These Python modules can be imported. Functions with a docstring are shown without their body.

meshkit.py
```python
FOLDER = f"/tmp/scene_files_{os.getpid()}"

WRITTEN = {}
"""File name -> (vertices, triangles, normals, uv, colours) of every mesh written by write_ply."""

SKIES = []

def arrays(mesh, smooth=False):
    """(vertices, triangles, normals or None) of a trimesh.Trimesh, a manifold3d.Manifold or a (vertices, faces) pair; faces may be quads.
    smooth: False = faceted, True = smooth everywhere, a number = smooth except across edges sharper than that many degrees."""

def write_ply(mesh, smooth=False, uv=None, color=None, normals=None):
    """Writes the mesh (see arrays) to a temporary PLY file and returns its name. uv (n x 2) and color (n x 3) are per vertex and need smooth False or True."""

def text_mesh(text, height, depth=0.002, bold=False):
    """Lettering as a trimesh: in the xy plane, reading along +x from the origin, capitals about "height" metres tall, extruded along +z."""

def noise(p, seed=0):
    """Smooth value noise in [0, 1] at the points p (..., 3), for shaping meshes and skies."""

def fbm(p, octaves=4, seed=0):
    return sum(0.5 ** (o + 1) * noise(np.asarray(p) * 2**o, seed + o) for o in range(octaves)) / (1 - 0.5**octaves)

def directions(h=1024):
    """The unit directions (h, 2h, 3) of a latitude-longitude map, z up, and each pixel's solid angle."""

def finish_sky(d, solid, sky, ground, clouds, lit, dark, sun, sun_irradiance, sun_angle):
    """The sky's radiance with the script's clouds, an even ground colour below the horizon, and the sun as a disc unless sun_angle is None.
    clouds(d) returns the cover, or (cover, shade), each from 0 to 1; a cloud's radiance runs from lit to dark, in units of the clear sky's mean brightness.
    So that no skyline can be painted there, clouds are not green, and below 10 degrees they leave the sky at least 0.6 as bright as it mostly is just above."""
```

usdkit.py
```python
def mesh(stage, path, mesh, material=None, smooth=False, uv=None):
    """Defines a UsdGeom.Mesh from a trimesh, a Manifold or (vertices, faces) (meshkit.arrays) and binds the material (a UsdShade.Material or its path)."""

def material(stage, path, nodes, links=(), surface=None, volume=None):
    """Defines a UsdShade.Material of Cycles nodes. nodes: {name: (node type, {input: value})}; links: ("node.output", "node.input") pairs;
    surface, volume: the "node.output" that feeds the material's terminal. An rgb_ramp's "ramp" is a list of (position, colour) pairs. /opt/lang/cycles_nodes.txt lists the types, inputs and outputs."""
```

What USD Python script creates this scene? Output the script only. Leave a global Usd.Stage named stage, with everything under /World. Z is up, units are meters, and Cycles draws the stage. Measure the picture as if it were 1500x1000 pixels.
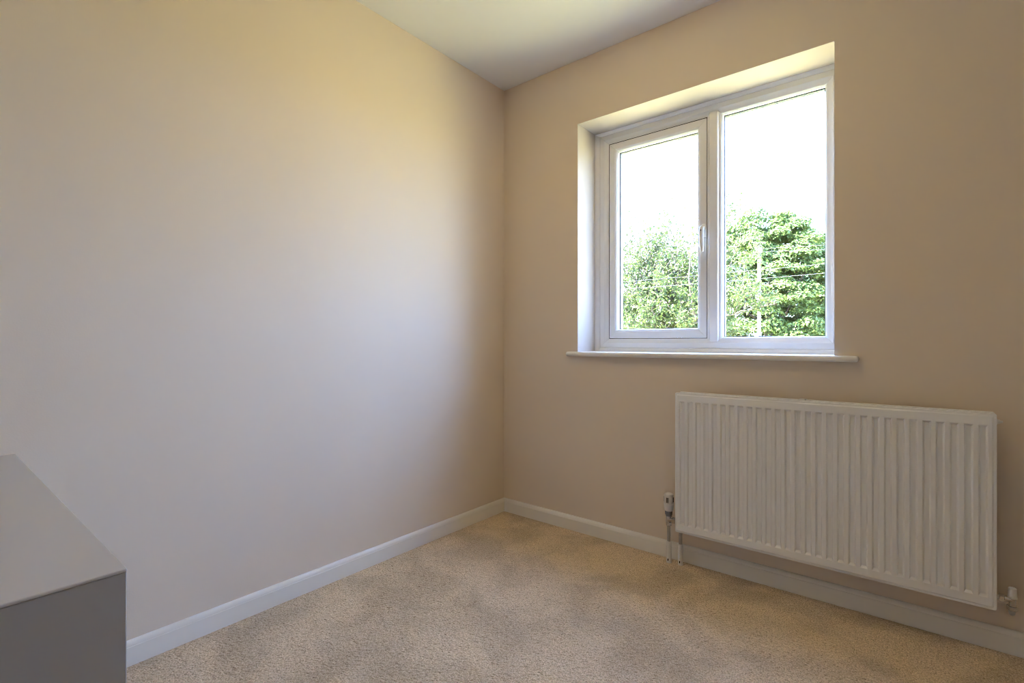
import math, random
import numpy as np, trimesh, usdkit, meshkit
from pxr import Usd, UsdGeom, UsdLux, UsdShade, Gf, Sdf, Vt
from shapely.geometry import Polygon

stage = Usd.Stage.CreateInMemory()
UsdGeom.SetStageUpAxis(stage, "Z")
UsdGeom.SetStageMetersPerUnit(stage, 1.0)
world = UsdGeom.Xform.Define(stage, "/World")
stage.SetDefaultPrim(world.GetPrim())
UsdGeom.Scope.Define(stage, "/World/Looks")

# ------------------------------------------------------------------ camera
# The room's corner (left wall / window wall / floor) is the origin: left wall x=0, window wall y=0, room at x>0, y<0.
F_PX, YAW = 723.18, math.radians(39.15)
CAM = np.array([1.8218, -2.1656, 0.9652])
EXPOSURE = 0.27
FW = np.array([-math.sin(YAW), math.cos(YAW), 0.0]); RT = np.array([math.cos(YAW), math.sin(YAW), 0.0]); UP = np.array([0, 0, 1.0])
cam = UsdGeom.Camera.Define(stage, "/World/camera")
cam.CreateHorizontalApertureAttr(36.0)
cam.CreateVerticalApertureAttr(24.0)
cam.CreateFocalLengthAttr(36.0 * F_PX / 1500.0)
cam.CreateClippingRangeAttr(Gf.Vec2f(0.05, 2000.0))
cam.CreateExposureAttr(EXPOSURE)
m = Gf.Matrix4d(*RT, 0, *UP, 0, *(-FW), 0, *CAM, 1)
cam.AddTransformOp().Set(m)

# ------------------------------------------------------------------ sky and sun
SKY_STRENGTH = 11.2
SUN_STRENGTH = 43.0
SUN_DIR = np.array([-0.62, -0.42, 0.78]); SUN_DIR /= np.linalg.norm(SUN_DIR)      # towards the sun: behind the house, to the left
sky_mat = usdkit.material(stage, "/World/Looks/sky", {
    "tc": ("texture_coordinate", {}),
    "sep": ("separate_xyz", {}),
    "ramp": ("rgb_ramp", {"ramp": [(0.0, (0.72, 0.97, 1.49)), (0.25, (0.61, 0.92, 1.67)), (1.0, (0.42, 0.76, 1.80))]}),
    "cn": ("noise_texture", {"scale": 2.2, "detail": 5.0, "roughness": 0.55}),
    "cr": ("map_range", {"from_min": 0.48, "from_max": 0.66, "to_min": 0.0, "to_max": 0.7, "clamp": True}),
    "mixc": ("mix_color", {"b": (0.82, 1.06, 1.53)}),
    "bg": ("background_shader", {"strength": SKY_STRENGTH}),
}, [("tc.generated", "sep.vector"), ("sep.z", "ramp.fac"), ("tc.generated", "cn.vector"), ("cn.fac", "cr.value"),
    ("cr.result", "mixc.fac"), ("ramp.color", "mixc.a"), ("mixc.result", "bg.color")], surface="bg.background")
dome = UsdLux.DomeLight.Define(stage, "/World/sky_dome")
dome.CreateIntensityAttr(1.0)
UsdShade.MaterialBindingAPI.Apply(dome.GetPrim()).Bind(sky_mat)
sun = UsdLux.DistantLight.Define(stage, "/World/sun")
sun.CreateIntensityAttr(SUN_STRENGTH); sun.CreateAngleAttr(0.6); sun.CreateNormalizeAttr(True); sun.CreateColorAttr(Gf.Vec3f(1.0, 0.95, 0.86))
zx = SUN_DIR; xx = np.cross([0, 0, 1.0], zx); xx /= np.linalg.norm(xx); yx = np.cross(zx, xx)
sun.AddTransformOp().Set(Gf.Matrix4d(*xx, 0, *yx, 0, *zx, 0, 0, -20, 30, 1))

LAMP, LAMP_COLOR = 15.0, (1.0, 0.64, 0.29)      # the unseen ceiling lamp's diffuser

# ------------------------------------------------------------------ helpers
NAMES = set()
def numbered(path):
    if path not in NAMES:
        NAMES.add(path); return path
    k = 1
    while f"{path}_{k:03d}" in NAMES: k += 1
    NAMES.add(f"{path}_{k:03d}"); return f"{path}_{k:03d}"
def meta(prim, label=None, cat=None, group=None, kind=None):
    for k, v in (("label", label), ("category", cat), ("group", group), ("kind", kind)):
        if v: prim.SetCustomDataByKey(k, v)
    return prim
def obj(name, mesh, mat, parent=None, smooth=30, **kw):
    path = numbered((str(parent.GetPath()) if parent is not None else "/World") + "/" + name)
    return meta(usdkit.mesh(stage, path, mesh, mat, smooth=smooth).GetPrim(), **kw)
def thing(name, loc=(0, 0, 0), **kw):
    x = UsdGeom.Xform.Define(stage, numbered("/World/" + name))
    x.AddTranslateOp().Set(Gf.Vec3d(*loc))
    return meta(x.GetPrim(), **kw)
def shift(mesh, loc):
    mesh = mesh.copy(); mesh.apply_translation([-c for c in loc]); return mesh
def cat(parts): return trimesh.util.concatenate(parts)
def box(x0, x1, y0, y1, z0, z1):
    b = trimesh.creation.box([x1 - x0, y1 - y0, z1 - z0]); b.apply_translation([(x0 + x1) / 2, (y0 + y1) / 2, (z0 + z1) / 2]); return b
def cbox(x0, x1, y0, y1, z0, z1, c):
    pts = []
    for sx, sy, sz in np.ndindex(2, 2, 2):
        p = np.array([(x0, x1)[sx], (y0, y1)[sy], (z0, z1)[sz]]); d = np.array([1 - 2 * sx, 1 - 2 * sy, 1 - 2 * sz]) * c
        for k in range(3):
            q = p + d; q[k] = p[k]; pts.append(q)
    return trimesh.convex.convex_hull(np.array(pts))
def rbox(x0, x1, y0, y1, z0, z1, r, sub=2):
    s = trimesh.creation.icosphere(sub, r).vertices
    pts = [s + [(x0 + r, x1 - r)[a], (y0 + r, y1 - r)[b], (z0 + r, z1 - r)[c]] for a, b, c in np.ndindex(2, 2, 2)]
    return trimesh.convex.convex_hull(np.vstack(pts))
def lathe(profile, n=28, axis="z", at=(0, 0, 0)):
    """profile: (radius, height) pairs from the bottom up, closed on the axis."""
    mm = trimesh.creation.revolve(np.array(profile, float), sections=n)
    if axis == "x": mm.apply_transform(trimesh.transformations.rotation_matrix(math.pi / 2, [0, 1, 0]))
    if axis == "y": mm.apply_transform(trimesh.transformations.rotation_matrix(-math.pi / 2, [1, 0, 0]))
    mm.apply_translation(at); return mm
def tube(pts, rad, sides=8, cap=True):
    p = np.asarray(pts, float); n = len(p); rad = np.broadcast_to(np.asarray(rad, float), (n,))
    t = np.gradient(p, axis=0); t /= np.linalg.norm(t, axis=1, keepdims=True) + 1e-12
    ref = np.array([0, 0, 1.0]) if abs(t[0, 2]) < 0.8 else np.array([1.0, 0, 0])
    a = np.cross(t, ref); a[0] /= np.linalg.norm(a[0])
    for i in range(1, n):                      # carry the frame along, so that a bend does not twist it
        q = a[i - 1] - t[i] * (a[i - 1] @ t[i]); a[i] = q / (np.linalg.norm(q) + 1e-12)
    b = np.cross(t, a)
    ang = np.arange(sides) * 2 * np.pi / sides
    v = (p[:, None] + rad[:, None, None] * (np.cos(ang)[None, :, None] * a[:, None] + np.sin(ang)[None, :, None] * b[:, None])).reshape(-1, 3)
    f = []
    for i in range(n - 1):
        for j in range(sides):
            q = [i * sides + j, i * sides + (j + 1) % sides, (i + 1) * sides + (j + 1) % sides, (i + 1) * sides + j]
            f += [[q[0], q[1], q[2]], [q[0], q[2], q[3]]]
    if cap:
        v = np.vstack([v, p[0], p[-1]]); c0, c1 = n * sides, n * sides + 1
        for j in range(sides):
            f.append([c0, (j + 1) % sides, j]); f.append([c1, (n - 1) * sides + j, (n - 1) * sides + (j + 1) % sides])
    mm = trimesh.Trimesh(v, np.array(f), process=False)
    if mm.volume < 0: mm.invert()
    return mm
def prism(profile, place):
    """profile: polygon points (u, d); place(u, d, end) -> xyz for end 0 and 1. A loft with flat caps, used for mitred members."""
    poly = Polygon(profile)
    if poly.exterior.is_ccw is False: profile = profile[::-1]
    n = len(profile)
    v = np.array([place(u, d, 0) for u, d in profile] + [place(u, d, 1) for u, d in profile])
    tv, tf = trimesh.creation.triangulate_polygon(Polygon(profile), engine="earcut")
    idx = [int(np.argmin(np.linalg.norm(np.array(profile) - q, axis=1))) for q in tv]
    f = []
    for i in range(n):
        j = (i + 1) % n; f += [[i, j, n + j], [i, n + j, n + i]]
    for a, b, c in tf:
        a, b, c = idx[a], idx[b], idx[c]; f += [[a, c, b], [n + a, n + b, n + c]]
    mm = trimesh.Trimesh(v, np.array(f), process=False)
    trimesh.repair.fix_normals(mm)
    if mm.volume < 0: mm.invert()
    return mm
def mitred(profile, x0, x1, z0, z1, g=0.0004):
    """Four mitred members (left, right, bottom, top) of a rectangular frame; profile in (inward offset u, y)."""
    L = prism(profile, lambda u, d, e: (x0 + u, d, (z0 + u + g, z1 - u - g)[e]))
    R = prism(profile, lambda u, d, e: (x1 - u, d, (z0 + u + g, z1 - u - g)[e]))
    B = prism(profile, lambda u, d, e: ((x0 + u + g, x1 - u - g)[e], d, z0 + u))
    T = prism(profile, lambda u, d, e: ((x0 + u + g, x1 - u - g)[e], d, z1 - u))
    return L, R, B, T
def mat(name, color, rough=0.5, spec=0.5, metal=0.0, **kw):
    return usdkit.material(stage, "/World/Looks/" + name, {"p": ("principled_bsdf", dict(base_color=color, roughness=rough, specular_ior_level=spec, metallic=metal, **kw))}, surface="p.BSDF")
def bumpy(name, color, rough, spec, scale, dist, strength=0.3, detail=3.0):
    return usdkit.material(stage, "/World/Looks/" + name, {
        "g": ("geometry", {}), "n": ("noise_texture", {"scale": scale, "detail": detail}),
        "b": ("bump", {"strength": strength, "distance": dist}),
        "p": ("principled_bsdf", dict(base_color=color, roughness=rough, specular_ior_level=spec))},
        [("g.position", "n.vector"), ("n.fac", "b.height"), ("b.normal", "p.normal")], surface="p.BSDF")

# ------------------------------------------------------------------ materials
PAINT = (0.84, 0.715, 0.575)
wall_paint = bumpy("wall_paint", PAINT, 0.55, 0.25, 220.0, 0.0006, 0.25)
ceiling_paint = bumpy("ceiling_paint", (0.90, 0.885, 0.86), 0.8, 0.2, 180.0, 0.0006, 0.2)
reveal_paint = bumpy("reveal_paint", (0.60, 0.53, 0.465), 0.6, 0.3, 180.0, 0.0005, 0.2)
gloss_white = mat("gloss_white", (0.92, 0.88, 0.80), 0.28, 0.5)
upvc = mat("upvc", (0.86, 0.85, 0.85), 0.25, 0.5)
gasket = mat("gasket", (0.03, 0.032, 0.035), 0.6, 0.3)
spacer_mat = mat("spacer", (0.020, 0.040, 0.062), 0.35, 0.5)
rad_white = mat("radiator_white", (0.92, 0.905, 0.875), 0.30, 0.5)
plastic_white = mat("plastic_white", (0.82, 0.79, 0.74), 0.4, 0.5)
plastic_grey = mat("plastic_grey", (0.17, 0.165, 0.165), 0.5, 0.5)
slot_dark = mat("slot_dark", (0.03, 0.028, 0.026), 0.8, 0.2)
chrome = mat("chrome", (0.62, 0.61, 0.60), 0.18, 0.5, 1.0)
pipe_paint = mat("pipe_paint", (0.52, 0.47, 0.41), 0.4, 0.4)
ledge_shaded_grey = bumpy("ledge_shaded_grey", (0.43, 0.405, 0.375), 0.5, 0.3, 200.0, 0.0005, 0.2)  # own neutral grey, with shading towards the view's edge mixed into the colour
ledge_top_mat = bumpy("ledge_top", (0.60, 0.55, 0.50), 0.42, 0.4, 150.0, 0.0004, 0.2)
glass = usdkit.material(stage, "/World/Looks/window_glass", {
    "lw": ("layer_weight", {"blend": 0.5}), "pw": ("math", {"math_type": "power", "value2": 5.0}),
    "ma": ("math", {"math_type": "multiply_add", "value2": 0.9, "value3": 0.03}),
    "t": ("transparent_bsdf", {"color": (0.985, 0.995, 0.99)}), "g": ("glossy_bsdf", {"color": (1, 1, 1), "roughness": 0.0}),
    "mx": ("mix_closure", {})},
    [("lw.facing", "pw.value1"), ("pw.value", "ma.value1"), ("ma.value", "mx.fac"), ("t.BSDF", "mx.closure1"), ("g.BSDF", "mx.closure2")], surface="mx.closure")
carpet = usdkit.material(stage, "/World/Looks/carpet", {
    "g": ("geometry", {}),
    "fine": ("noise_texture", {"scale": 245.0, "detail": 2.0, "roughness": 0.7}),
    "fr": ("rgb_ramp", {"ramp": [(0.30, (0.39, 0.285, 0.185)), (0.48, (0.67, 0.52, 0.35)), (0.70, (0.90, 0.735, 0.54))]}),
    "big": ("noise_texture", {"scale": 3.6, "detail": 3.0, "roughness": 0.55, "distortion": 0.6}),  # broad patches: shading of the leaning pile, put into the colour
    "br": ("map_range", {"from_min": 0.41, "from_max": 0.59, "to_min": 0.84, "to_max": 1.07, "clamp": True}),
    "mul": ("vector_math", {"math_type": "scale"}),
    "p": ("principled_bsdf", {"roughness": 0.95, "specular_ior_level": 0.1, "sheen_weight": 0.15, "sheen_roughness": 0.5})},
    [("g.position", "fine.vector"), ("fine.fac", "fr.fac"), ("g.position", "big.vector"), ("big.fac", "br.value"),
     ("fr.color", "mul.vector1"), ("br.result", "mul.scale"), ("mul.vector", "p.base_color")], surface="p.BSDF")
def leaf_mat(name, lo, hi, trans, gloss=0.3):
    return usdkit.material(stage, "/World/Looks/" + name, {
        "g": ("geometry", {}), "r": ("rgb_ramp", {"ramp": [(0.0, lo), (1.0, hi)]}),
        "p": ("principled_bsdf", {"roughness": 0.45, "specular_ior_level": gloss}), "t": ("translucent_bsdf", {}), "mx": ("mix_closure", {"fac": trans})},
        [("g.random_per_island", "r.fac"), ("r.color", "p.base_color"), ("r.color", "t.color"), ("p.BSDF", "mx.closure1"), ("t.BSDF", "mx.closure2")], surface="mx.closure")
leaf_light = leaf_mat("leaf_light", (0.050, 0.076, 0.020), (0.150, 0.172, 0.060), 0.35)
leaf_mid = leaf_mat("leaf_mid", (0.066, 0.105, 0.025), (0.160, 0.185, 0.055), 0.3)
leaf_dark = leaf_mat("leaf_dark", (0.045, 0.090, 0.050), (0.110, 0.160, 0.085), 0.25)
bark = bumpy("bark", (0.07, 0.06, 0.05), 0.9, 0.2, 30.0, 0.01, 0.6)
pole_mat = bumpy("pole_grey", (0.085, 0.083, 0.08), 0.8, 0.2, 40.0, 0.004, 0.4)
wire_mat = mat("wire_pale", (0.075, 0.077, 0.08), 0.4, 0.5)
grass = usdkit.material(stage, "/World/Looks/grass", {
    "g": ("geometry", {}), "n": ("noise_texture", {"scale": 0.9, "detail": 6.0}),
    "r": ("rgb_ramp", {"ramp": [(0.3, (0.345, 0.300, 0.120)), (0.7, (0.46, 0.398, 0.175))]}),
    "p": ("principled_bsdf", {"roughness": 0.9, "specular_ior_level": 0.1})},
    [("g.position", "n.vector"), ("n.fac", "r.fac"), ("r.color", "p.base_color")], surface="p.BSDF")

# ------------------------------------------------------------------ room shell
RX, RY, H = 3.10, -3.30, 2.40  # unseen right and front walls set back to weaken their bounce light
T = 0.12
OX0, OX1, OZ0, OZ1 = 0.4915, 1.5940, 0.9135, 2.0740        # finished window opening (inside faces of the white reveals)
LN = 0.001                                                 # skim on the reveals
WD = 0.30                                                  # outer wall thickness
obj("wall_left", box(-T, 0, RY - T, WD, -0.05, H + 0.1), wall_paint, kind="structure", label="beige painted left wall, smooth and bright from the window", cat="wall")
hx0, hx1, hz0, hz1 = OX0 - LN, OX1 + LN, OZ0 - 0.022, OZ1 + LN
import manifold3d as m3
def solid(mm): return m3.Manifold(m3.Mesh(np.asarray(mm.vertices, np.float32), np.asarray(mm.faces, np.uint32)))
wb = solid(box(0, RX + T, 0, WD, -0.05, H + 0.1)) - solid(box(hx0, hx1, -0.1, WD + 0.1, hz0, hz1))
obj("wall_back", wb, wall_paint, smooth=False, kind="structure", label="beige painted window wall with the radiator under the window", cat="wall")
obj("wall_right", box(RX, RX + T, RY - T, 0, -0.05, H + 0.1), wall_paint, kind="structure", label="unseen beige painted right wall, set back to leave the radiator end darker", cat="wall")
obj("wall_front", box(0, RX, RY - T, RY, -0.05, H + 0.1), wall_paint, kind="structure", label="unseen beige painted wall opposite the window, set back to weaken its bounce light", cat="wall")
obj("ceiling", box(0, RX, RY, 0, H, H + 0.1), ceiling_paint, kind="structure", label="white painted flat ceiling", cat="ceiling")

# carpet: a twist-pile surface with real relief, fine where the photo shows it
rng = np.random.default_rng(7)
def carpet_mesh():
    st = 0.0052
    xs = np.arange(0.0, RX + st, st); xs[-1] = RX
    ys = np.arange(-2.25, 0.0 + st, st); ys[-1] = 0.0
    ys = np.concatenate([np.linspace(RY, -2.25, 30)[:-1], ys])
    X, Y = np.meshgrid(xs, ys, indexing="ij")
    X = X.copy(); Y = Y.copy(); sh = X.shape
    inner = np.zeros(sh, bool); inner[1:-1, 1:-1] = True
    X += np.where(inner, rng.uniform(-.4, .4, sh) * st, 0); Y += np.where(inner, rng.uniform(-.4, .4, sh) * st, 0)
    Z = rng.uniform(-0.0024, 0.0012, sh)
    v = np.stack([X, Y, Z], -1).reshape(-1, 3)
    i, j = np.meshgrid(np.arange(sh[0] - 1), np.arange(sh[1] - 1), indexing="ij")
    a = (i * sh[1] + j).ravel(); b = a + sh[1]
    f = np.vstack([np.c_[a, b, b + 1], np.c_[a, b + 1, a + 1]])
    return (v, f)
obj("floor", carpet_mesh(), carpet, smooth=False, kind="structure", label="beige twist-pile carpet with footprint shading painted in soft patches", cat="carpet")
obj("trim_1", box(-T, RX + T, RY - T, WD, -0.17, -0.052), mat("subfloor", (0.35, 0.28, 0.2), 0.8), kind="structure", label="floor structure under the beige carpet", cat="floor")

# skirting boards: small torus-moulded top
SK = [(0, 0.0), (0.0155, 0.0), (0.0155, 0.0555), (0.0140, 0.0580), (0.0140, 0.0600), (0.0128, 0.0645), (0.0100, 0.0690), (0.0065, 0.0715), (0.0030, 0.0725), (0, 0.0725)]
LEDGE_Y, LEDGE_X, LEDGE_Z = -1.985, 1.0325, 0.6718
obj("baseboard_left", prism(SK, lambda u, d, e: (u, (LEDGE_Y + 0.0002, -u)[e], d)), gloss_white, kind="structure", label="white gloss skirting board along the left wall", cat="skirting board")
obj("baseboard_back", prism(SK, lambda u, d, e: ((u, RX - u)[e], -u, d)), gloss_white, kind="structure", label="white gloss skirting board under the window and radiator", cat="skirting board")
obj("baseboard_right", prism(SK, lambda u, d, e: (RX - u, (RY + u, -u)[e], d)), gloss_white, kind="structure", label="white gloss skirting board along the right wall", cat="skirting board")
obj("baseboard_front", prism(SK, lambda u, d, e: ((LEDGE_X + 0.0002, RX - u)[e], RY + u, d)), gloss_white, kind="structure", label="white gloss skirting board opposite the window", cat="skirting board")

# ------------------------------------------------------------------ boxed-in ledge, lower left
lo = (0, RY, 0)
t = thing("boxed_ledge", lo, label="low boxed-in ledge with flat pale top against the left wall", cat="ledge")
obj("body", shift(cbox(0.0012, LEDGE_X, RY + 0.0012, LEDGE_Y, 0.0, LEDGE_Z - 0.0041, 0.0012), lo), ledge_shaded_grey, t)
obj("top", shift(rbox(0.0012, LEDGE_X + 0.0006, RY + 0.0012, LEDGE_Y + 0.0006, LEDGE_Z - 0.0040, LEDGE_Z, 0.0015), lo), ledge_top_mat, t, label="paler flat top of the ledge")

# unseen ceiling lamp above the view, placed to light the window wall and radiator
LX, LY = 1.00, -0.98
lamp_glow = usdkit.material(stage, "/World/Looks/lamp_glow", {"e": ("emission", {"color": LAMP_COLOR, "strength": LAMP})}, surface="e.emission")
t = thing("unseen_ceiling_lamp", (LX, LY, H), label="unseen round flush ceiling lamp with a warm diffuser, placed to light the window wall and radiator", cat="lamp")
obj("base", lathe([(0, -0.03), (0.145, -0.03), (0.15, -0.02), (0.15, -0.0005), (0, -0.0005)], 40), gloss_white, t)
obj("diffuser", lathe([(0, -0.075), (0.06, -0.073), (0.105, -0.064), (0.13, -0.048), (0.14, -0.0305), (0, -0.0305)], 40), lamp_glow, t)

# ------------------------------------------------------------------ window
W = thing("window_1", (0, 0, 0), kind="structure", label="white double casement window in a deep white reveal", cat="window")
FY = 0.185
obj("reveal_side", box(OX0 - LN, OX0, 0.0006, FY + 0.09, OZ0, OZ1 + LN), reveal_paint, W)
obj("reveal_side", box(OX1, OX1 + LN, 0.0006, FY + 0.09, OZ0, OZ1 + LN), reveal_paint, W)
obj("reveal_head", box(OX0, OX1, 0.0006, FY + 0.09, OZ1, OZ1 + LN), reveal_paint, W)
# window board with a rounded nose and horns past the reveals
def sill_mesh():
    y0, r, rc = -0.031, 0.0085, 0.0125; z0, z1 = OZ0 - 0.0225, OZ0; zc, h = (z0 + z1) / 2, (z1 - z0) / 2
    xa, xb = 0.4335, 1.6690
    pts = []
    for th in np.radians(np.linspace(-90, 90, 13)):
        k, z = r * math.cos(th), zc + h * math.sin(th)
        for ph in np.radians(np.linspace(0, 90, 9)):
            q = rc - r + k
            pts += [(xa + rc - q * math.sin(ph), y0 + rc - q * math.cos(ph), z), (xb - rc + q * math.sin(ph), y0 + rc - q * math.cos(ph), z)]
        pts += [(xa + r - k, -0.0004, z), (xb - r + k, -0.0004, z)]
    return cat([trimesh.convex.convex_hull(np.array(pts)), box(OX0 - LN + 0.0003, OX1 + LN - 0.0003, -0.0006, FY + 0.08, z0, z1)])
obj("window_sill", sill_mesh(), gloss_white, W, label="white window board with rounded nose and projecting ends")
# filler trims between frame and reveal: left, top, bottom
FX0, FX1, FZ0, FZ1 = 0.5165, 1.5938, 0.9330, 2.0590
def quad_profile(w):
    return [(0, FY + 0.012), (0, FY - 0.010), (w * 0.35, FY - 0.0085), (w * 0.7, FY - 0.004), (w * 0.92, FY + 0.0005), (w, FY + 0.004), (w, FY + 0.012)]
obj("edge_trim", prism(quad_profile(FX0 - OX0), lambda u, d, e: (OX0 + u, d, (OZ0 + 0.0005, OZ1 - u * 0.6)[e])), upvc, W)
obj("edge_trim", prism(quad_profile(OZ1 - FZ1 + 0.001), lambda u, d, e: ((OX0 + u * 1.6, OX1)[e], d, OZ1 - u)), upvc, W)
obj("edge_trim", prism(quad_profile(FZ0 - OZ0 + 0.0005), lambda u, d, e: ((FX0, OX1)[e], d - 0.002, OZ0 + u)), upvc, W)
# outer frame, 45 degree welded corners
FP = [(0, FY + 0.07), (0, FY + 0.003), (0.002, FY + 0.001), (0.0245, FY), (0.0265, FY + 0.0012), (0.0350, FY + 0.0075), (0.0455, FY + 0.0105), (0.0475, FY + 0.0125), (0.0475, FY + 0.022), (0.0475, FY + 0.07)]
for mm in mitred(FP, FX0, FX1, FZ0, FZ1): obj("frame_rail", mm, upvc, W)
FI = 0.0475
# mullion with pointed, welded ends
MX, MW = 1.1050, 0.0320
MP = [(-MW, FY + 0.07), (-MW, FY + 0.0125), (-MW + 0.002, FY + 0.0105), (-MW + 0.010, FY + 0.0072), (-0.0185, FY + 0.0008), (-0.0165, FY - 0.0006), (0.0165, FY - 0.0006), (0.0185, FY + 0.0008), (MW - 0.010, FY + 0.0072), (MW - 0.002, FY + 0.0105), (MW, FY + 0.0125), (MW, FY + 0.07)]
obj("mullion", prism(MP, lambda u, d, e: (MX + u, d, (FZ0 + FI - (MW - abs(u)) * 0.95, FZ1 - FI + (MW - abs(u)) * 0.95)[e])), upvc, W, smooth=25)
# opening casement on the left
SX0, SX1, SZ0, SZ1 = FX0 + FI + 0.0045, MX - MW - 0.0012, FZ0 + FI + 0.0022, FZ1 - FI - 0.0035
SY = FY + 0.0085
SP = [(0, SY + 0.060), (0, SY + 0.0015), (0.0015, SY), (0.0290, SY), (0.0310, SY + 0.0010), (0.0400, SY + 0.0060), (0.0405, SY + 0.010), (0.0405, SY + 0.060)]
for mm in mitred(SP, SX0, SX1, SZ0, SZ1): obj("sash_rail", mm, upvc, W)
GP = [(0, SY + 0.050), (0, SY + 0.004), (0.0015, SY + 0.003), (0.0035, SY + 0.003), (0.0035, SY + 0.050)]
for mm in mitred(GP, SX0 - 0.0040, SX1 + 0.0040, SZ0 - 0.0040, SZ1 + 0.0040): obj("sash_seal", mm, gasket, W, label="dark rubber seal in the gap round the casement")
def glazing(x0, x1, z0, z1, y, side):
    """Stepped white beads, dark spacer and two sheets of glass in the opening x0..x1, z0..z1."""
    BP = [(-0.002, y + 0.016), (-0.002, y), (0.0006, y - 0.0006), (0.0022, y + 0.001), (0.0030, y + 0.005), (0.0046, y + 0.0056), (0.0056, y + 0.0100), (0.0062, y + 0.016)]
    for mm in mitred(BP, x0, x1, z0, z1): obj("glazing_bead", mm, upvc, W)
    S = [(0.0010, y + 0.0205), (0.0085, y + 0.0205), (0.0085, y + 0.0410), (0.0010, y + 0.0410)]
    for mm in mitred(S, x0, x1, z0, z1): obj("spacer_bar", mm, spacer_mat, W, label="dark spacer bar between the two sheets of glass")
    p = obj("pane", box(x0 - 0.001, x1 + 0.001, y + 0.0162, y + 0.0202, z0 - 0.001, z1 + 0.001), glass, W, smooth=False, label=f"clear double glazed pane of the {side}")
    obj("outer_sheet", box(x0 - 0.001, x1 + 0.001, y + 0.0413, y + 0.0453, z0 - 0.001, z1 + 0.001), glass, p, smooth=False)
    OB = [(-0.002, y + 0.0455), (0.006, y + 0.0455), (0.002, y + 0.06), (-0.002, y + 0.06)]
    for mm in mitred(OB, x0, x1, z0, z1): obj("outer_bead", mm, upvc, W)
glazing(SX0 + 0.0405, SX1 - 0.0405, SZ0 + 0.0405, SZ1 - 0.0405, SY + 0.0100, "opening casement")
glazing(MX + MW, FX1 - FI, FZ0 + FI, FZ1 - FI, FY + 0.0150, "fixed light")
# handle on the casement's right stile
def handle():
    hx, y = 1.0620, SY
    base = rbox(hx - 0.0115, hx + 0.0115, y - 0.0115, y + 0.0005, 1.4480, 1.5140, 0.0045)
    h = obj("window_handle", base, upvc, W, label="white cranked casement handle")
    hub = lathe([(0, 0), (0.0085, 0), (0.0085, 0.020), (0.0070, 0.0235), (0, 0.0235)], 20, "y", (hx, y - 0.033, 1.4930))
    pts = np.array([(hx, y - 0.030, 1.4945), (hx - 0.001, y - 0.0375, 1.4860), (hx - 0.002, y - 0.0405, 1.4700), (hx - 0.002, y - 0.0405, 1.4450), (hx - 0.001, y - 0.0385, 1.4150), (hx, y - 0.0360, 1.3880), (hx, y - 0.0355, 1.3800)])
    rad = [0.0105, 0.0112, 0.0105, 0.0095, 0.0090, 0.0085, 0.0060]
    lv = tube(pts, rad, 14); lv.vertices[:, 1] = (lv.vertices[:, 1] - (y - 0.038)) * 0.72 + (y - 0.038)
    obj("handle_lever", cat([hub, lv]), upvc, h, smooth=50)
    obj("key_lock", lathe([(0, 0), (0.0032, 0), (0.0032, 0.0015), (0, 0.0015)], 14, "y", (hx - 0.002, y - 0.0478, 1.478)), plastic_grey, h)
handle()

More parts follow.
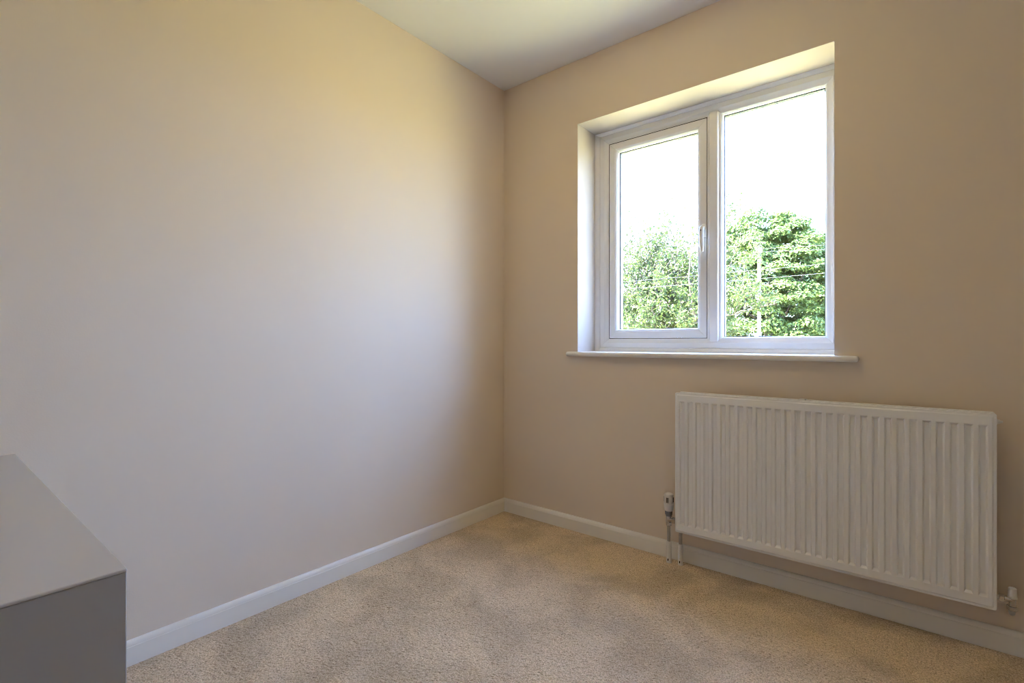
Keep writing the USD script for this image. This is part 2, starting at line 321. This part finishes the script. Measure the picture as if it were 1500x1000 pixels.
# ------------------------------------------------------------------ radiator
RX0, RX1, RZ0, RZ1, RYF = 1.0330, 2.0150, 0.1560, 0.7480, -0.1000
def panel_mesh(y, sgn):
    """One pressed panel: raised face with a stepped rim and 29 vertical channels with hipped ends. sgn -1 faces the room, 1 the wall."""
    n, first, last = 29, 1.0640, 1.9850
    w0, w1, ze, gz0, gz1, deep = 0.0112, 0.0056, 0.0088, 0.1900, 0.7130, 0.0084
    V, Fc = [], []
    def Y(d): return y - sgn * d
    def ring(pts, d):
        k = len(V); V.extend([(px, Y(d), pz) for px, pz in pts]); return list(range(k, k + len(pts)))
    def band(a, b):
        m_ = len(a)
        for q in range(m_):
            r = (q + 1) % m_; Fc.append((a[q], a[r], b[r])); Fc.append((a[q], b[r], b[q]))
    def outline(g, c):
        x0, x1, z0, z1 = RX0 + g, RX1 - g, RZ0 + g, RZ1 - g; h = c * 0.3
        return [(x0 + c, z0), (x1 - c, z0), (x1 - h, z0 + h), (x1, z0 + c), (x1, z1 - c), (x1 - h, z1 - h), (x1 - c, z1), (x0 + c, z1), (x0 + h, z1 - h), (x0, z1 - c), (x0, z0 + c), (x0 + h, z0 + h)]
    rings = [ring(outline(g, c), d) for g, c, d in ((0.0006, .0045, 0.0120), (0, .0050, 0.0105), (0, .0050, 0.0040), (0.0008, .0045, 0.0033), (0.0065, .0030, 0.0033), (0.0078, .0028, 0.0026), (0.0100, .0024, 0.0005), (0.0112, .0022, 0.0))]
    for a, b in zip(rings[:-1], rings[1:]): band(a, b)
    tv, tf = trimesh.creation.triangulate_polygon(Polygon(outline(0.0006, .0045)), engine="earcut")
    k = len(V); V.extend([(px, Y(0.0120), pz) for px, pz in tv]); Fc.extend([tuple(k + q for q in f) for f in tf])
    rects, prof = [], [(0, 0), (.14, .05), (.34, .28), (.62, .70), (.84, .94), (1, 1)]
    for c in np.linspace(first, last, n):
        rs = []
        for t_, q in prof:
            a, b = w0 + (w1 - w0) * t_, ze * t_
            rs.append(ring([(c - a, gz0 + b), (c + a, gz0 + b), (c + a, gz1 - b), (c - a, gz1 - b)], deep * q))
        for a, b in zip(rs[:-1], rs[1:]): band(a, b)
        a = rs[-1]; Fc.append((a[0], a[1], a[2])); Fc.append((a[0], a[2], a[3]))
        rects.append([(c - w0, gz0), (c + w0, gz0), (c + w0, gz1), (c - w0, gz1)])
    tv, tf = trimesh.creation.triangulate_polygon(Polygon(outline(0.0112, .0022), rects), engine="earcut")
    k = len(V); V.extend([(px, Y(0.0), pz) for px, pz in tv]); Fc.extend([tuple(k + q for q in f) for f in tf])
    mm = trimesh.Trimesh(np.array(V), np.array(Fc), process=True)
    mm.merge_vertices(digits_vertex=7); trimesh.repair.fix_normals(mm)
    if mm.volume < 0: mm.invert()
    return mm
ro = ((RX0 + RX1) / 2, -0.07, RZ0)
rad = thing("radiator", ro, label="white ribbed double panel radiator on the wall under the window", cat="radiator")
obj("front_panel", shift(panel_mesh(RYF, -1), ro), rad_white, rad, smooth=False)
obj("rear_panel", shift(panel_mesh(-0.0340, 1), ro), rad_white, rad, smooth=False)
# convector fins between the panels (one folded sheet each)
fin = []
xs = np.arange(RX0 + 0.04, RX1 - 0.04, 0.0125)
for k, x in enumerate(xs):
    fin.append(box(x - 0.0004, x + 0.0004, -0.0880, -0.0465, RZ0 + 0.035, RZ1 - 0.035))
obj("convector_fins", shift(cat(fin), ro), rad_white, rad, smooth=False, kind="stuff")
# top grille: bars across the gap
bars = [box(RX0 + 0.010, RX1 - 0.010, -0.0890, -0.0840, RZ1 - 0.008, RZ1 - 0.0035), box(RX0 + 0.010, RX1 - 0.010, -0.0500, -0.0455, RZ1 - 0.008, RZ1 - 0.0035)]
for x in np.arange(RX0 + 0.014, RX1 - 0.012, 0.0105): bars.append(box(x, x + 0.0062, -0.0845, -0.0495, RZ1 - 0.0080, RZ1 - 0.0040))
obj("top_grille", shift(cat(bars), ro), rad_white, rad, smooth=False)
obj("grille_clip", shift(cbox(1.4880, 1.5120, -0.0500, -0.0310, RZ1 - 0.004, RZ1 + 0.0022, 0.001), ro), rad_white, rad)
obj("clip_hole", shift(lathe([(0, 0), (0.0035, 0), (0.0035, 0.0012), (0, 0.0012)], 14, "z", (1.5080, -0.0460, RZ1 + 0.0016)), ro), slot_dark, rad, label="small dark hole in the clip on the top edge")
for z in (RZ0 + 0.14, RZ1 - 0.14):
    for x in (RX0 + 0.14, RX1 - 0.14): obj("wall_bracket", shift(box(x - 0.015, x + 0.015, -0.0338, -0.0002, z - 0.05, z + 0.05), ro), rad_white, rad)
av = lathe([(0, 0), (0.0095, 0), (0.0095, 0.004), (0.0060, 0.005), (0.0060, 0.010), (0.0035, 0.0105), (0.0035, 0.016), (0, 0.016)], 12, "x", (RX1 - 0.0005, -0.068, 0.7215))
obj("air_vent", shift(av, ro), plastic_white, rad, label="small white bleed plug at the top right end")
obj("side_plug", shift(lathe([(0, 0), (0.011, 0), (0.010, 0.006), (0, 0.006)], 12, "x", (RX0 - 0.0055, -0.068, 0.7215)), ro), rad_white, rad)

def arc(c, a, b, r, n=6):
    """points of a bend from direction a to b (unit vectors), corner at c."""
    c, a, b = map(np.asarray, (c, a, b)); o = c - a * r + b * r
    return [o + r * (-b * math.cos(th) + a * math.sin(th)) for th in np.linspace(0, math.pi / 2, n)]
# thermostatic valve, left end
vx, vy = 0.9900, -0.0580
vo = (vx, vy, 0.0)
tv = thing("thermostatic_valve", vo, label="white thermostatic valve head on chrome body at the radiator's left end", cat="radiator valve")
R = lambda prof, n=28, ax="z", at=(0, 0, 0): lathe(prof, n, ax, at)
obj("valve_head", R([(0, 0.2260), (0.0155, 0.2260), (0.0180, 0.2285), (0.0205, 0.2420), (0.0212, 0.2560), (0.0212, 0.2588), (0.0198, 0.2600), (0.0198, 0.2960), (0.0185, 0.2992), (0.0150, 0.3015), (0.0110, 0.3030), (0, 0.3035)]), plastic_white, tv)
for k in range(8):
    a = k * math.pi / 4 + 0.12
    s = [cbox(0.0180, 0.0203, -0.0050 + i * 0.0036, -0.0050 + i * 0.0036 + 0.0022, 0.2650, 0.2870, 0.0003) for i in range(3)]
    mm = cat(s); mm.apply_transform(trimesh.transformations.rotation_matrix(a, [0, 0, 1]))
    obj("head_slot", mm, slot_dark if k % 2 == 0 else plastic_white, tv, smooth=False)
obj("grip_ring", R([(0.0202, 0.2560), (0.0217, 0.2563), (0.0217, 0.2580), (0.0202, 0.2585)]), plastic_white, tv)
obj("locking_ring", R([(0, 0.2030), (0.0125, 0.2030), (0.0125, 0.2080), (0.0150, 0.2100), (0.0160, 0.2255), (0.0145, 0.2262), (0, 0.2262)], 18), plastic_grey, tv, label="dark grey collar under the white head")
obj("valve_body", cat([R([(0, 0.1800), (0.0105, 0.1800), (0.0115, 0.1830), (0.0115, 0.2000), (0.0095, 0.2035), (0, 0.2035)], 20), R([(0, 0), (0.0085, 0), (0.0085, 0.0240), (0, 0.0240)], 16, "x", (0.002, -0.006, 0.1900))]), chrome, tv)
obj("union_nut", R([(0, 0), (0.0138, 0), (0.0138, 0.0120), (0.0110, 0.0135), (0, 0.0135)], 6, "x", (0.0205, -0.006, 0.1900)), chrome, tv, smooth=False)
obj("radiator_tail", R([(0, 0), (0.0075, 0), (0.0075, 0.0110), (0, 0.0110)], 14, "x", (0.0335, -0.006, 0.1900)), plastic_white, tv)
obj("compression_nut", R([(0, 0.1620), (0.0125, 0.1620), (0.0130, 0.1640), (0.0130, 0.1770), (0.0115, 0.1805), (0, 0.1805)], 6), chrome, tv, smooth=False)

# lockshield valve, right end
lx, ly = 2.0515, -0.0640
lo_ = (lx, ly, 0.0)
lv = thing("lockshield_valve", lo_, label="small white capped lockshield valve at the radiator's right end", cat="radiator valve")
obj("valve_cap", R([(0, 0.1945), (0.0112, 0.1945), (0.0115, 0.1990), (0.0106, 0.2000), (0.0100, 0.2225), (0.0085, 0.2245), (0, 0.2250)], 24), plastic_white, lv)
obj("valve_body", cat([R([(0, 0.1690), (0.0085, 0.1690), (0.0090, 0.1730), (0.0082, 0.1760), (0.0082, 0.1945), (0, 0.1945)], 20), R([(0, 0), (0.0070, 0), (0.0085, 0.0060), (0.0085, 0.0160), (0, 0.0160)], 16, "x", (-0.018, 0, 0.1880))]), chrome, lv)
obj("union_nut", R([(0, 0), (0.0120, 0), (0.0125, 0.0020), (0.0125, 0.0110), (0, 0.0110)], 6, "x", (-0.0295, 0, 0.1880)), chrome, lv, smooth=False)
obj("radiator_tail", R([(0, 0), (0.0070, 0), (0.0070, 0.0090), (0, 0.0090)], 14, "x", (-0.0375, 0, 0.1880)), plastic_white, lv)
obj("compression_nut", R([(0, 0.1575), (0.0118, 0.1575), (0.0128, 0.1595), (0.0128, 0.1670), (0.0115, 0.1692), (0, 0.1692)], 6), chrome, lv, smooth=False)

obj("wall_pipe", tube([(0, 0, 0.1600)] + [tuple(q) for q in arc((0, 0, 0.1440), (0, 0, -1.0), (0, 1.0, 0), 0.012)] + [(0, -ly - 0.0005, 0.1440)], 0.0068, 12), pipe_paint, lv, label="painted pipe bending back into the wall")

# pipes with push-on white sleeves
def sleeve(r, h):
    return R([(0.0077, 0.0), (r, 0.0), (r, h - 0.0012), (r - 0.0012, h), (0.0077, h)], 20)
p1 = (vx + 0.0010, vy, 0.0)
t = thing("heating_pipe", p1, label="left heating pipe rising from the carpet to the thermostatic valve", cat="pipe")
obj("pipe", tube([(0, 0, -0.004), (0, 0, 0.05), (-0.0005, 0, 0.12), (-0.001, 0, 0.1640)], 0.0075, 14), pipe_paint, t)
obj("pipe_sleeve", sleeve(0.0108, 0.0940), plastic_white, t, label="white plastic sleeve over the lower pipe")
obj("sleeve_slot", cbox(-0.0016, 0.0016, -0.0116, -0.0100, 0.010, 0.020, 0.0003), slot_dark, t)
p2 = (1.0385, -0.0490, 0.0)
t = thing("heating_pipe", p2, label="right heating pipe bending into the wall behind the radiator's lower left corner", cat="pipe")
path = [(0, 0, -0.004), (0, 0, 0.05), (0, 0, 0.10)]
path += [tuple(q) for q in arc((0, 0, 0.1420), (0, 0, 1.0), (0, 1.0, 0), 0.018)] + [(0, 0.0485, 0.1420)]
obj("pipe", tube(path, 0.0075, 12), pipe_paint, t)
obj("pipe_sleeve", sleeve(0.0108, 0.0900), plastic_white, t, label="white plastic sleeve over the lower pipe")
obj("sleeve_slot", cbox(-0.0016, 0.0016, -0.0116, -0.0100, 0.010, 0.020, 0.0003), slot_dark, t)

# ------------------------------------------------------------------ outdoors
GZ = -2.75
def at(px, w, z=None, py=500.0):
    """A point w metres ahead of the photographer, in the direction of column px."""
    p = CAM + w * (FW + RT * (px - 750.0) / F_PX + UP * (500.0 - py) / F_PX)
    if z is not None: p[2] = z
    return p
gm = trimesh.creation.box([260, 220, 0.2]); gm.apply_translation([0, 111.0, GZ - 0.1])
obj("unseen_ground", gm, grass, smooth=False, kind="structure", label="unseen sunlit lawn below the window, toned to warm the ceiling", cat="lawn")  # out of view, coloured for the warm light it sends to the ceiling

def leaves(pos, nrm, length, width, rng):
    """A folded leaf of two triangles at every position."""
    n = len(pos); nrm = nrm / (np.linalg.norm(nrm, axis=1, keepdims=True) + 1e-9)
    a = np.cross(nrm, rng.normal(size=(n, 3))); a /= np.linalg.norm(a, axis=1, keepdims=True) + 1e-9
    b = np.cross(nrm, a); L = length * rng.uniform(.7, 1.25, (n, 1)); Wd = width * rng.uniform(.75, 1.2, (n, 1))
    tip = pos + a * L - nrm * L * .18
    l = pos + a * L * .45 + b * Wd / 2 + nrm * Wd * .18; r = pos + a * L * .45 - b * Wd / 2 + nrm * Wd * .18
    v = np.stack([pos, l, tip, r], 1).reshape(-1, 3); k = np.arange(n)[:, None] * 4
    return v, np.vstack([k + [0, 1, 2], k + [0, 2, 3]])

def dense_tree(name, base, height, rx, rz, n_clusters, n_leaves, lmat, seed, label, leaf=0.11):
    g = np.random.default_rng(seed)
    t = thing(name, tuple(base), label=label, cat="tree", group=None)
    cz = height - rz
    tr = [(0, 0, 0), (0.05, 0.03, height * .25), (0.0, 0.08, height * .5), (0.05, 0.0, height * .72)]
    obj("trunk", tube(tr, [.20, .16, .11, .04], 10), bark, t)
    for k in range(7):
        a = k * 2.4 + g.uniform(0, .5); z0 = height * (.28 + .06 * k); d = np.array([math.cos(a), math.sin(a), .0])
        L = rx * .62
        obj("branch", tube([(0.02, 0.03, z0), tuple(d * L * .4 + [0, 0, z0 + .35]), tuple(d * L * .8 + [0, 0, z0 + .95]), tuple(d * L + [0, 0, z0 + 1.4])], [.07, .05, .03, .012], 6), bark, t)
    P, N = [], []
    u = g.normal(size=(n_clusters, 3)); u /= np.linalg.norm(u, axis=1, keepdims=True)
    lump = 0.86 + 0.28 * meshkit.noise(u * 2.3 + 5.1 * seed, seed)
    rad_ = g.uniform(.55, 1.0, n_clusters) ** .5 * lump
    c = u * rad_[:, None] * [rx, rx, rz] + [0, 0, cz]
    for q, dirn in zip(c, u):
        r = g.uniform(.22, .48) ; m_ = int(n_leaves * (r / .35) ** 2)
        w = g.normal(size=(m_, 3)); w /= np.linalg.norm(w, axis=1, keepdims=True)
        w[:, 2] = np.abs(w[:, 2]) * .9 + w[:, 2] * .1
        P.append(q + w * r * g.uniform(.75, 1.0, (m_, 1)) * [1, 1, .7]); N.append(w * .7 + dirn * .3 + [0, 0, .45] + g.normal(size=(m_, 3)) * .35)
    P, N = np.vstack(P), np.vstack(N)
    keep = P[:, 2] > 0.5
    obj("foliage", leaves(P[keep], N[keep], leaf, leaf * .72, g), lmat, t, smooth=False, kind="stuff")

def loose_tree(name, base, height, spread, seed, lmat, label):
    g = np.random.default_rng(seed)
    t = thing(name, tuple(base), label=label, cat="tree")
    trunk_top = height * .34
    obj("trunk", tube([(0, 0, 0), (.05, .02, trunk_top * .5), (.0, .05, trunk_top), (.02, .0, height * .55)], [.13, .11, .09, .05], 8), bark, t)
    P, N, W_ = [], [], []
    def grow(p, d, L, r, depth, out):
        n = 6; pts = [p]; dd = d.copy()
        for i in range(n):
            dd = dd + g.normal(size=3) * .11 + np.array([0, 0, .10 if depth > 0 else .05]); dd /= np.linalg.norm(dd)
            pts.append(pts[-1] + dd * L / n)
        pts = np.array(pts); rr = np.linspace(r, r * .35, n + 1)
        out.append(tube(pts, rr, 5 if depth < 2 else 3, cap=False))
        if depth >= 2:
            m_ = int(L * 36) + 2; s = g.uniform(.1, 1.02, m_) * n
            i0 = np.clip(s.astype(int), 0, n - 1); q = pts[i0] + (pts[i0 + 1] - pts[i0]) * (s - i0)[:, None]
            o = g.normal(size=(m_, 3)); o /= np.linalg.norm(o, axis=1, keepdims=True)
            P.append(q + o * g.uniform(.01, .09, (m_, 1))); N.append(o + [0, 0, .8])
        if depth < 3:
            k = (9, 8, 5)[depth]
            for i in range(k):
                s = g.uniform(.25, 1.0) * n; i0 = min(int(s), n - 1); q = pts[i0] + (pts[i0 + 1] - pts[i0]) * (s - i0)
                side = g.normal(size=3); side -= dd * (side @ dd); side /= np.linalg.norm(side)
                nd = dd * .55 + side * .75 + np.array([0, 0, .12]); nd /= np.linalg.norm(nd)
                grow(q, nd, L * g.uniform(.42, .62), r * .45, depth + 1, out)
    for k in range(8):
        a = k * 2.399 + .4; el = (.45, .75, 1.0, 1.25)[k % 4]
        d = np.array([math.cos(a) * math.cos(el), math.sin(a) * math.cos(el), math.sin(el)])
        out = []; grow(np.array([0.0, 0.03, trunk_top * (.75 + .08 * k)]), d, spread * g.uniform(.95, 1.2), .045, 0, out)
        obj("branch", cat(out), bark, t)
    P, N = np.vstack(P), np.vstack(N)
    thin = np.clip(1.0 - (P[:, 2] / P[:, 2].max() - 0.56) / 0.42, 0.12, 1.0)          # fewer leaves on the long top shoots
    keep = g.uniform(size=len(P)) < thin; P, N = P[keep], N[keep]
    obj("foliage", leaves(P, N, 0.074, 0.048, g), lmat, t, smooth=False, kind="stuff")

loose_tree("loose_tree", at(966, 10.2, GZ), 6.4, 2.35, 11, leaf_light, "pale airy tree with thin branches beyond the opening casement")
dense_tree("round_tree", at(1124, 17.3, GZ), 8.35, 2.35, 4.1, 1000, 125, leaf_mid, 3, "round dense green tree behind the pole in the fixed pane", 0.105)
dense_tree("dark_tree", at(1240, 20.5, GZ), 7.55, 2.7, 3.6, 700, 100, leaf_dark, 5, "darker bluish green tree at the right edge of the window", 0.12)
dense_tree("back_tree", at(985, 24.5, GZ), 6.9, 3.2, 3.2, 420, 80, leaf_light, 8, "low pale green tree seen through the airy tree's branches", 0.12)

# telegraph pole and wires
pb = at(1112, 13.6, GZ); ptop = at(1112, 13.6, None, 362.0)[2]
t = thing("telegraph_pole", tuple(pb), label="pale telegraph pole standing in front of the round tree", cat="telegraph pole")
ph = ptop - GZ
obj("shaft", tube([(0, 0, 0), (0, 0, ph * .5), (0, 0, ph)], [.062, .054, .045], 12), pole_mat, t)
obj("finial", lathe([(0, ph), (0.044, ph), (0.03, ph + .05), (0, ph + .06)], 12), pole_mat, t)
obj("bracket", box(-0.09, 0.09, -0.075, -0.045, ph - .16, ph - .11), pole_mat, t)
for s in (-.07, .07): obj("insulator", lathe([(0, ph - .11), (.018, ph - .11), (.028, ph - .08), (.02, ph - .04), (0, ph - .03)], 10, "z", (s, -.06, 0)), plastic_white, t)
def wire(label, pts, sag=0.0, rad_=0.0030):
    q = [at(px, w, None, py) for px, py, w in pts]; path = []
    for a, b in zip(q[:-1], q[1:]):
        for s in np.linspace(0, 1, 13)[:-1]: path.append(a + (b - a) * s - np.array([0, 0, sag * 4 * s * (1 - s)]))
    path.append(q[-1])
    o = tuple(path[0]); obj_ = thing("overhead_wire", o, label=label, cat="wire")
    obj("cable", tube(np.array(path) - o, rad_, 6), wire_mat, obj_)
wire("lower of the two long pale wires crossing both panes", [(520, 452.0, 7.2), (1061.6, 412.5, 7.2), (1600, 366.0, 7.2)])
wire("upper of the two long pale wires crossing both panes", [(520, 447.0, 7.4), (1050, 401.0, 7.4), (1600, 350.0, 7.4)], rad_=0.0025)
wire("thin wire running right from the top of the telegraph pole", [(1118, 364.0, 13.35), (1600, 336.0, 12.0)], rad_=0.004)
wire("second thin wire running right from just below the pole top", [(1118, 368.5, 13.35), (1600, 352.0, 12.0)], rad_=0.004)
